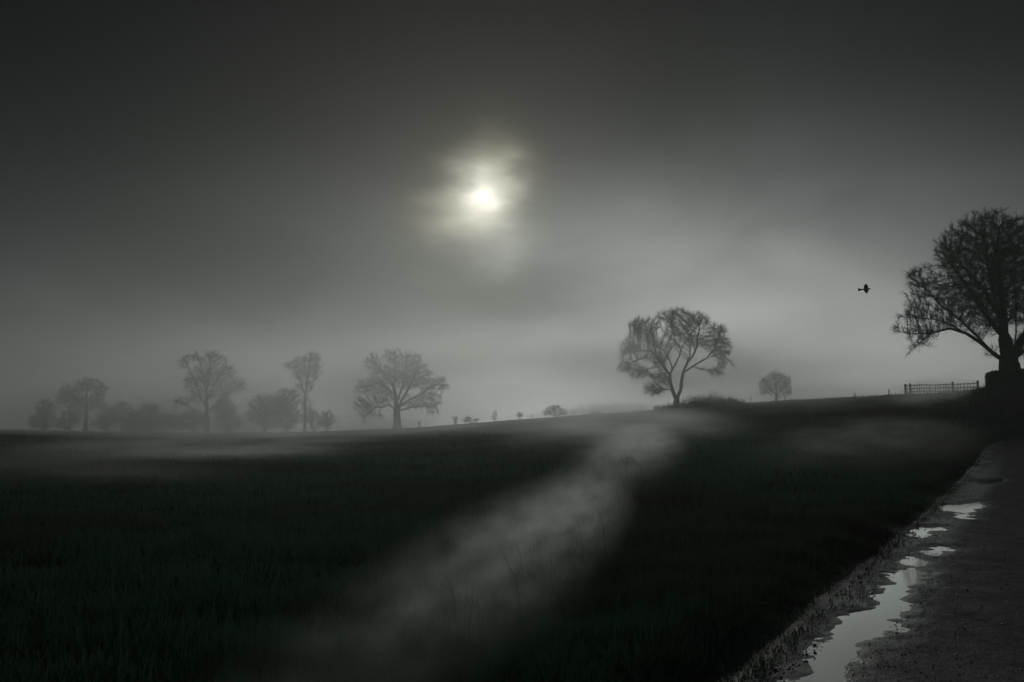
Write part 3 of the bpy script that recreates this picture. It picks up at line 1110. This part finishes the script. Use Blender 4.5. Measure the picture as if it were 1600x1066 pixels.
make_bush((932, 646), 168, l3((1255, 400, 55, 28), (1220, 418, 30, 14)), "very faint domed bush on the ridge left of the forked tree", GS, 66, 260, 0.012, 0.24, 0.4, 0.014, 5, tr=0.06)

# ------------------------------------------------------------------ bramble bank under the forked tree


def leaf_cloud(geo, P, size, rng, flat=0.0):
    n = len(P)
    a = rng.normal(0, 1, (n, 3))
    a[:, 2] *= (1 - flat)
    a /= np.linalg.norm(a, axis=1)[:, None]
    b = np.cross(a, rng.normal(0, 1, (n, 3)))
    b /= np.linalg.norm(b, axis=1)[:, None]
    s = np.asarray(size).reshape(-1, 1) * rng.uniform(0.6, 1.3, (n, 1))
    nn = np.cross(a, b)
    v = np.stack([P - a * s, P + b * s * 0.5 + nn * s * 0.15, P + a * s, P - b * s * 0.5 + nn * s * 0.15], 1).reshape(-1, 3)
    i = np.arange(n)[:, None] * 4
    geo.add(v, i + np.array([[0, 1, 2, 3]]))


def make_thicket(name, x0, x1, Y, hfun, label, seed, n_st=420, dep=5.0, n_leaf=2600, mat="bramble", cat="thicket", leaf=0.08, rad=0.014):
    rng = np.random.default_rng(seed)
    A, B = at_depth(x0, 635, Y), at_depth(x1, 635, Y)
    c = (A + B) / 2
    cz = float(ground_z(c[0], c[1]))
    o = thing(name, (c[0], c[1], cz), label, cat)
    t = rng.random(n_st)
    X = A[0] + (B[0] - A[0]) * t
    Yy = Y + rng.uniform(-dep, 1.0, n_st)
    Z = ground_z(X, Yy)
    H = hfun(t) * rng.uniform(0.45, 1.1, n_st) * np.clip(1.0 + (Yy - Y) / (dep * 1.6), 0.35, 1)
    P0 = np.stack([X - c[0], Yy - c[1], Z - cz - 0.05], -1)
    g = Geo()
    D = np.stack([rng.normal(0.1, 0.28, n_st), rng.normal(0, 0.28, n_st), np.ones(n_st)], -1)
    twig_batch(g, P0, D, H * 1.1, rad, rng, 0.25, 2, 0.3)
    link("stems", g.mesh("stems", False), MAT["bramble"], o)
    g = Geo()
    k = rng.integers(0, n_st, n_leaf)
    f = rng.beta(1.6, 1.3, n_leaf)
    Pl = P0[k] + D[k] / np.linalg.norm(D[k], axis=1)[:, None] * (H[k] * f)[:, None] + rng.normal(0, 0.10, (n_leaf, 3))
    leaf_cloud(g, Pl, leaf, rng)
    lf = link("leaves", g.mesh("leaves", False), MAT[mat], o)
    lf["kind"] = "stuff"
    return o


make_thicket("bramble_thicket", 1022, 1150, 112, lambda t: 0.8 + 1.0 * np.exp(-((t - 0.66) / 0.28) ** 2) + 0.4 * np.exp(-((t - 0.4) / 0.1) ** 2),
             "ragged brown bramble thicket with upright shoots around the forked tree's foot", 71, 800, 7.0, 6000, leaf=0.10, rad=0.022)
make_thicket("bramble_thicket", 1505, 1572, 60, lambda t: 0.25 + 0.6 * t, "dark scrubby growth on the slope between the fence's right end and the hedge", 72, 420, 3.5, 3200, leaf=0.05, rad=0.008)

# clipped hedge beside the great tree


def make_hedge():
    rng = np.random.default_rng(77)
    A = at_depth(1548, 606, 57)
    L_, W_, H_ = 5.6, 1.5, 0.95
    gz = float(ground_z(A[0] + 1.2, A[1]))
    o = thing("clipped_hedge", (A[0], A[1], gz - 0.25), "low dark flat topped hedge with a rounded end at the great tree's foot", "hedge")
    n = 9000
    u = rng.random((n, 3))
    face = rng.integers(0, 5, n)
    p = np.stack([u[:, 0] * L_, (u[:, 1] - .5) * W_, u[:, 2] * (H_ + .25)], -1)
    p[face == 0, 0] = 0
    p[face == 1, 1] = -W_ / 2
    p[face == 2, 1] = W_ / 2
    p[face >= 3, 2] = H_ + .25
    # round the top edges
    r = 0.32
    c = np.clip(p, [r, -W_ / 2 + r, 0], [L_, W_ / 2 - r, H_ + .25 - r])
    d = p - c
    ln = np.linalg.norm(d, axis=1)
    k = ln > r
    p[k] = c[k] + d[k] / ln[k][:, None] * r
    p += rng.normal(0, 0.035, p.shape)
    p[:, 2] += 0.06 * p[:, 0]
    g = Geo()
    leaf_cloud(g, p, 0.055, rng)
    lf = link("foliage", g.mesh("foliage", False), MAT["leaf"], o)
    lf["kind"] = "stuff"
    g = Geo()
    m = 16
    ys, zs = W_ / 2 - 0.1, H_ + 0.12
    prof = [(-ys, 0), (-ys, zs - .25), (-ys + .25, zs), (ys - .25, zs), (ys, zs - .25), (ys, 0)]
    xs = np.linspace(0.1, L_, m)
    v = []
    for i, x in enumerate(xs):
        f = 0.72 if i == 0 else (0.9 if i == 1 else 1.0)
        for (a, b) in prof:
            v.append((x, a * f, b * (0.85 if i == 0 else 1.0) + 0.06 * x + (0.04 * vnoise(x * 2, a * 3) if b > 0 else 0)))
    q = []
    for i in range(m - 1):
        for j in range(5):
            a = i * 6 + j
            q.append([a, a + 1, a + 7, a + 6])
    g.add(v, q)
    g.add([v[j] for j in range(6)], [[0, 1, 4, 5], [1, 2, 3, 4]])
    link("branchwork", g.mesh("branchwork"), MAT["twig"], o)


make_hedge()

# ------------------------------------------------------------------ fences and posts


def place(px, py, Y):
    p = at_depth(px, py, Y)
    p[2] = float(ground_z(p[0], p[1]))
    return p


def post_mesh(w, h, rng, name="fence_post"):
    g = Geo()
    n = 5
    zs = np.linspace(-0.25, h, n)
    lean = rng.normal(0, 0.03, 2)
    pts = [(lean[0] * z, lean[1] * z, z) for z in zs]
    g.tube(pts, [w * 0.5 * rng.uniform(.93, 1.07) for _ in zs[:-1]] + [w * 0.42], 7)
    return g.mesh(name)


rngp = np.random.default_rng(90)
ridge_posts = [
    (831, 653, 148, 1.0, "fence post on the ridge beside the small rounded bush, leftmost of the posts"),
    (894, 648, 138, 0.95, "taller of two close fence posts just right of the broad domed bush"),
    (899, 648, 139, 0.7, "shorter of two close fence posts just right of the broad domed bush"),
    (942, 645, 132, 1.0, "fence post at the right side of the very faint domed bush"),
    (1000, 641, 124, 0.75, "short fence post on the ridge just left of the brambles"),
    (1173, 628, 118, 0.75, "fence post between the brambles and the small round tree"),
    (1226, 625, 113, 0.95, "fence post in front of the small round tree's right side"),
    (1336, 618, 98, 0.55, "fence post right of the small round tree, alone on the open ridge"),
    (1389, 616, 93, 0.55, "lone fence post just left of the picket fence")]
for px, py, Y, h, lab in ridge_posts:
    p = place(px, py, Y)
    o = link("fence_post", post_mesh(0.13, h, rngp), MAT["wood"], loc=p)
    tag(o, lab, "fence post", "posts along the ridge")


def picket_fence():
    rng = np.random.default_rng(17)
    A, B = place(1415, 616, 88), place(1528, 611, 74)
    v = B[:2] - A[:2]
    Ln = np.linalg.norm(v)
    ang = math.atan2(v[1], v[0])
    o = thing("picket_fence", A, "short wooden picket fence with close upright bars, on the ridge left of the great tree", "fence", rz=ang)

    def lz(x):
        X, Y_ = A[0] + math.cos(ang) * x, A[1] + math.sin(ang) * x
        return float(ground_z(X, Y_)) - A[2]
    H = 0.92
    n = 27
    fr = np.linspace(0, 1, n)
    heavy = (0, 2, 18, n - 1)
    for i, f in enumerate(fr):
        x = f * Ln
        g = Geo()
        if i in heavy:
            g.box((0, 0, H / 2 - 0.1), (0.14, 0.14, H + 0.35), jit=0.006, rng=rng)
            link("post", g.mesh("post", False), MAT["wood"], o, (x, 0, lz(x)))
        else:
            h = H * rng.uniform(0.85, 1.0)
            g.box((0, 0, h / 2), (rng.uniform(0.055, 0.085), 0.03, h), jit=0.008, rng=rng)
            k = link("picket", g.mesh("picket", False), MAT["wood"], o, (x + rng.normal(0, 0.05), -0.06, lz(x) + 0.04))
            k.rotation_euler = (0, rng.normal(0, 0.05), 0)
    for hz in (0.2, 0.48, 0.78):
        g = Geo()
        pts = [(x, 0.0, lz(x) + hz + rng.normal(0, 0.01)) for x in np.linspace(0, Ln, 9)]
        g.tube(pts, [0.04] * 9, 5)
        link("rail", g.mesh("rail", False), MAT["wood"], o)


picket_fence()

# ------------------------------------------------------------------ the flying crow


def bird():
    c = at_depth(1353, 452, 33)
    o = thing("bird", c, "dark bird in flight with wings spread and tail fanned, left of the great tree", "bird", rz=math.radians(-20))
    o.scale = (0.9, 0.9, 0.9)
    pts = [(-0.15, 0, 0.0), (-0.10, 0, -0.005), (-0.03, 0, -0.012), (0.04, 0, -0.008), (0.085, 0, 0.002), (0.115, 0, 0.008), (0.145, 0, 0.009), (0.17, 0, 0.004)]
    g = Geo()
    g.tube(pts, [0.018, 0.033, 0.05, 0.054, 0.042, 0.031, 0.029, 0.016], 10)
    link("body", g.mesh("body"), MAT["feather"], o)
    g = Geo()
    g.tube([(0.165, 0, 0.004), (0.19, 0, 0.001), (0.215, 0, -0.004)], [0.013, 0.009, 0.002], 6)
    link("beak", g.mesh("beak"), MAT["feather"], o)
    for side in (1, -1):
        g = Geo()
        # half wing in plan (x forward, s outward) with a thickness
        outl = [(0.075, 0.02), (0.115, 0.09), (0.105, 0.17), (0.07, 0.25), (0.03, 0.325), (0.012, 0.305), (-0.004, 0.32), (-0.018, 0.27), (-0.045, 0.275), (-0.055, 0.21), (-0.08, 0.19), (-0.09, 0.10), (-0.08, 0.02)]
        ct = (0.0, 0.16)

        def up(x, s_):
            lift = 0.80 * s_ if side > 0 else -0.68 * s_
            return (x * 0.85, side * s_ * 0.72, lift + 0.02 - 0.6 * (s_ - .15) ** 2)
        n = len(outl)
        top = [up(*p) for p in outl]
        bot = [(a, b, cc - 0.008) for a, b, cc in top]
        c1_ = up(*ct)
        v = top + bot + [(c1_[0], c1_[1], c1_[2] + 0.012), (c1_[0], c1_[1], c1_[2] - 0.012)]
        t = [[i, (i + 1) % n, 2 * n] for i in range(n)] + [[n + (i + 1) % n, n + i, 2 * n + 1] for i in range(n)]
        q = [[i, n + i, n + (i + 1) % n, (i + 1) % n] for i in range(n)]
        g.add(v, q, t)
        link("wing", g.mesh("wing", False), MAT["feather"], o)
    g = Geo()
    fan = [(-0.13, -0.02), (-0.21, -0.04), (-0.285, -0.075), (-0.31, -0.03), (-0.31, 0.03), (-0.285, 0.075), (-0.21, 0.04), (-0.13, 0.02)]
    tilt = 0.75
    top = [(x, y * (1 - tilt * .3), -y * tilt - 0.004) for x, y in fan]
    n = len(fan)
    v = top + [(a, b - .006, c_ - .008) for a, b, c_ in top]
    g.add(v, [[i, n + i, n + (i + 1) % n, (i + 1) % n] for i in range(n)] + [[0, 1, 6, 7], [1, 2, 5, 6], [2, 3, 4, 5], [n + 7, n + 6, n + 1, n], [n + 6, n + 5, n + 2, n + 1], [n + 5, n + 4, n + 3, n + 2]])
    link("tail", g.mesh("tail", False), MAT["feather"], o)


bird()

# ------------------------------------------------------------------ grass, grit, fallen stem


def build_grass():
    rng = np.random.default_rng(3)
    n = 240000
    Y = 2.8 * (125 / 2.8) ** rng.random(n)
    u = rng.uniform(-0.66, 0.62, n)
    X = u * Y
    # extra along the verge
    m = 60000
    Yv = 3.0 * (55 / 3.0) ** rng.random(m)
    qv = rng.gamma(1.6, 0.5, m) - 0.12
    X = np.concatenate([X, roadX(Yv) - qv])
    Y = np.concatenate([Y, Yv])
    q = roadX(Y) - X
    cl = fbm(X * 1.1, Y * 1.1, 3, 21)
    keep = ((q > -0.12 - 0.25 * np.maximum(fbm(Y * 1.7, Y * 0, 3, 8), 0)) & (rng.random(len(X)) < 0.05 + sstep(-0.3, 0.9, q + 0.5 * fbm(X * 1.6, Y * 1.6, 3, 31)))) & (cl > -0.42 + 0.5 * rng.random(len(X)) ** 2 - 0.25)
    X, Y, cl, q = X[keep], Y[keep], cl[keep], q[keep]
    k2 = rng.random(len(X)) > sstep(30, 120, Y) * 0.9
    X, Y, cl, q = X[k2], Y[k2], cl[k2], q[k2]
    n = len(X)
    Z = np.where(q > 0, ground_z(X, Y) - 0.02, roadZ(Y) + 0.01)
    h = (0.10 + 0.16 * np.clip(cl + 0.5, 0, 1)) * rng.uniform(0.5, 1.35, n) * (0.22 + 0.78 * sstep(-0.1, 0.9, q))
    tall = rng.random(n) < 0.006
    h = np.where(tall, h * 2.6, h)
    w = 0.0035 + 0.00035 * Y
    w = np.where(tall, w * 0.6, w)
    a = rng.random(n) * 6.283
    bx, by = np.cos(a), np.sin(a)
    lean = rng.normal(0.35, 0.3, n) * h
    la = rng.random(n) * 6.283
    lx, ly = np.cos(la) * lean, np.sin(la) * lean
    P = np.stack([X, Y, Z], -1)
    B = np.stack([bx, by, 0 * bx], -1) * w[:, None]
    mid = P + np.stack([lx * 0.3, ly * 0.3, h * 0.6], -1)
    tip = P + np.stack([lx, ly, h], -1)
    v = np.stack([P - B, P + B, mid + B * 0.7, mid - B * 0.7, tip], 1).reshape(-1, 3)
    i = np.arange(n)[:, None] * 5
    me = mk_mesh("grass", v, i + np.array([[0, 1, 2, 3]]), i + np.array([[3, 2, 4]]), False)
    o = link("grass", me, MAT["grass"])
    tag(o, kind="stuff", cat=None)
    print("GRASS", n)


build_grass()


def build_grit():
    rng = np.random.default_rng(8)
    n = 9000
    Y = 3.5 * (24 / 3.5) ** rng.random(n)
    q = -np.abs(rng.gamma(1.5, 0.33, n))
    X = roadX(Y) - q
    P = np.stack([X, Y], -1)
    ok = (q > -2.6)
    for g in PUDG:
        ok &= sdf(P, g) > 0.03
    X, Y = X[ok], Y[ok]
    n = len(X)
    s = rng.uniform(0.003, 0.009, n)
    big = rng.random(n) < 0.02
    s = np.where(big, s * 2.2, s)
    base = np.array([[1, 0, 0], [0, 1, 0], [-1, 0, 0], [0, -1, 0], [0, 0, .7], [0, 0, -.7]], float)
    v = base[None] * s[:, None, None] * rng.uniform(0.7, 1.3, (n, 6, 1))
    a = rng.random(n) * 6.283
    c_, s_ = np.cos(a)[:, None], np.sin(a)[:, None]
    vx = v[..., 0] * c_ - v[..., 1] * s_
    vy = v[..., 0] * s_ + v[..., 1] * c_
    v = np.stack([vx + X[:, None], vy + Y[:, None], v[..., 2] + (roadZ(Y) + 0.026)[:, None]], -1).reshape(-1, 3)
    t = np.array([[0, 1, 4], [1, 2, 4], [2, 3, 4], [3, 0, 4], [1, 0, 5], [2, 1, 5], [3, 2, 5], [0, 3, 5]])
    i = np.arange(n)[:, None, None] * 6
    me = mk_mesh("grit", v, None, (i + t[None]).reshape(-1, 3), False)
    o = link("grit", me, MAT["stone"])
    tag(o, kind="stuff")


build_grit()


def fallen_stem():
    p = on_plane(1186, 953, 0.1)
    z = float(ground_z(p[0], p[1]))
    g = Geo()
    pts = [(-0.045, 0.03, 0.07), (-0.01, 0.005, 0.055), (0.03, -0.004, 0.06), (0.075, -0.002, 0.065)]
    g.tube(pts, [0.003, 0.004, 0.0035, 0.002], 5)
    o = link("dead_stem", g.mesh("dead_stem"), MAT["straw"], loc=(p[0], p[1], z + 0.06))
    tag(o, "pale bent dead stem lying on the verge left of the long puddle", "stem")


fallen_stem()

# ------------------------------------------------------------------ air: haze everywhere, thicker mist in drifts


def haze_box():
    g = Geo()
    lo, hi = np.array([-420.0, -260.0, -7.0]), np.array([620.0, 335.0, 18.6])
    g.box((lo + hi) / 2, hi - lo)
    me = g.mesh("haze", False)
    m = bpy.data.materials.new("haze_air")
    m.use_nodes = True
    t = m.node_tree
    t.nodes.clear()
    out = t.nodes.new("ShaderNodeOutputMaterial")
    pv = t.nodes.new("ShaderNodeVolumePrincipled")
    pv.inputs["Color"].default_value = (0.89, 0.97, 0.93, 1)
    pv.inputs["Density"].default_value = HAZE_SIGMA
    pv.inputs["Anisotropy"].default_value = HAZE_G
    t.links.new(pv.outputs[0], out.inputs["Volume"])
    o = link("haze", me, m)
    tag(o, kind="stuff")


haze_box()


def mist(a, b, width, height, dens, seed, nscale=3.0, lift=0.3):
    """a drift of mist lying on the ground between two points"""
    a, b = np.asarray(a, float), np.asarray(b, float)
    c = (a + b) / 2
    L_ = np.linalg.norm(b - a) / 2
    za, zb = float(ground_z(a[0], a[1], False)), float(ground_z(b[0], b[1], False))
    bpy_me = bpy.data.meshes.new("mist")
    import bmesh
    bm = bmesh.new()
    bmesh.ops.create_icosphere(bm, subdivisions=3, radius=1.0)
    bm.to_mesh(bpy_me)
    bm.free()
    m = bpy.data.materials.new("mist_drift")
    m.use_nodes = True
    t = m.node_tree
    t.nodes.clear()
    L = t.links.new
    out = t.nodes.new("ShaderNodeOutputMaterial")
    pv = t.nodes.new("ShaderNodeVolumePrincipled")
    pv.inputs["Color"].default_value = (0.92, 0.965, 0.935, 1)
    pv.inputs["Anisotropy"].default_value = HAZE_G
    tc = t.nodes.new("ShaderNodeTexCoord")
    ln = t.nodes.new("ShaderNodeVectorMath")
    ln.operation = "LENGTH"
    L(tc.outputs["Object"], ln.inputs[0])
    r2 = M("MULTIPLY", ln.outputs["Value"], ln.outputs["Value"], tree=t)
    fall = M("POWER", M("MAXIMUM", M("SUBTRACT", 1.0, r2, tree=t), 0.0, tree=t), 2.0, tree=t)
    mp = t.nodes.new("ShaderNodeMapping")
    mp.inputs["Location"].default_value = (seed * 3.7, seed * 1.3, 0)
    mp.inputs["Scale"].default_value = (1.0, max(1.0, L_ / width * 0.45), 1.0)
    L(tc.outputs["Object"], mp.inputs[0])
    n = t.nodes.new("ShaderNodeTexNoise")
    n.inputs["Scale"].default_value = nscale * 0.5
    n.inputs["Detail"].default_value = 4.0
    L(mp.outputs[0], n.inputs["Vector"])
    nn = M("MAXIMUM", M("MULTIPLY", M("SUBTRACT", n.outputs["Fac"], 0.34, tree=t), 4.6, tree=t), 0.0, tree=t)
    L(M("MULTIPLY", M("MULTIPLY", fall, nn, tree=t), dens, tree=t), pv.inputs["Density"])
    L(pv.outputs[0], out.inputs["Volume"])
    o = link("mist", bpy_me, m)
    o.location = (c[0], c[1], (za + zb) / 2 + lift)
    yaw = math.atan2(b[1] - a[1], b[0] - a[0]) - math.pi / 2
    pit = math.atan2(zb - za, 2 * L_)
    o.rotation_euler = (pit, 0, yaw)
    o.scale = (width, L_, height)
    tag(o, kind="stuff")
    return o


mist((-1.6, 0.6), (2.35, 20.0), 1.0, 0.75, 0.29, 1, 8.0, 0.2)
mist((0.6, 11.0), (9.0, 56.0), 2.0, 0.9, 0.11, 5, 7.0, 0.25)
mist((2.6, 24.0), (13.5, 105.0), 9.0, 1.6, 0.065, 2, 5.0, 0.5)
mist((-75.0, 120.0), (-6.0, 100.0), 22.0, 3.0, 0.03, 3, 4.0, 0.8)
mist((-24.0, 46.0), (-6.0, 40.0), 11.0, 1.4, 0.072, 7, 5.0, 0.4)
mist((-20.0, 28.0), (-6.0, 23.0), 7.0, 1.0, 0.026, 12, 5.0, 0.3)
mist((-24.0, 78.0), (8.0, 70.0), 14.0, 1.8, 0.04, 8, 4.0, 0.5)
mist((24.0, 52.0), (40.5, 81.0), 4.2, 1.7, 0.09, 9, 4.0, 0.6)
mist((16.0, 66.0), (38.0, 88.0), 13.0, 1.8, 0.034, 10, 5.0, 0.5)
mist((5.0, 17.0), (20.0, 44.0), 4.0, 0.8, 0.035, 11, 5.0, 0.3)
mist((-124.0, 150.0), (-8.0, 140.0), 42.0, 15.0, 0.030, 4, 3.0, 4.0)
mist((-60.0, 116.0), (66.0, 98.0), 26.0, 12.5, 0.068, 6, 3.0, 4.0)

print("TRIS", sum(len(o.data.loops) - 2 * len(o.data.polygons) for o in scene.objects if o.type == "MESH"))
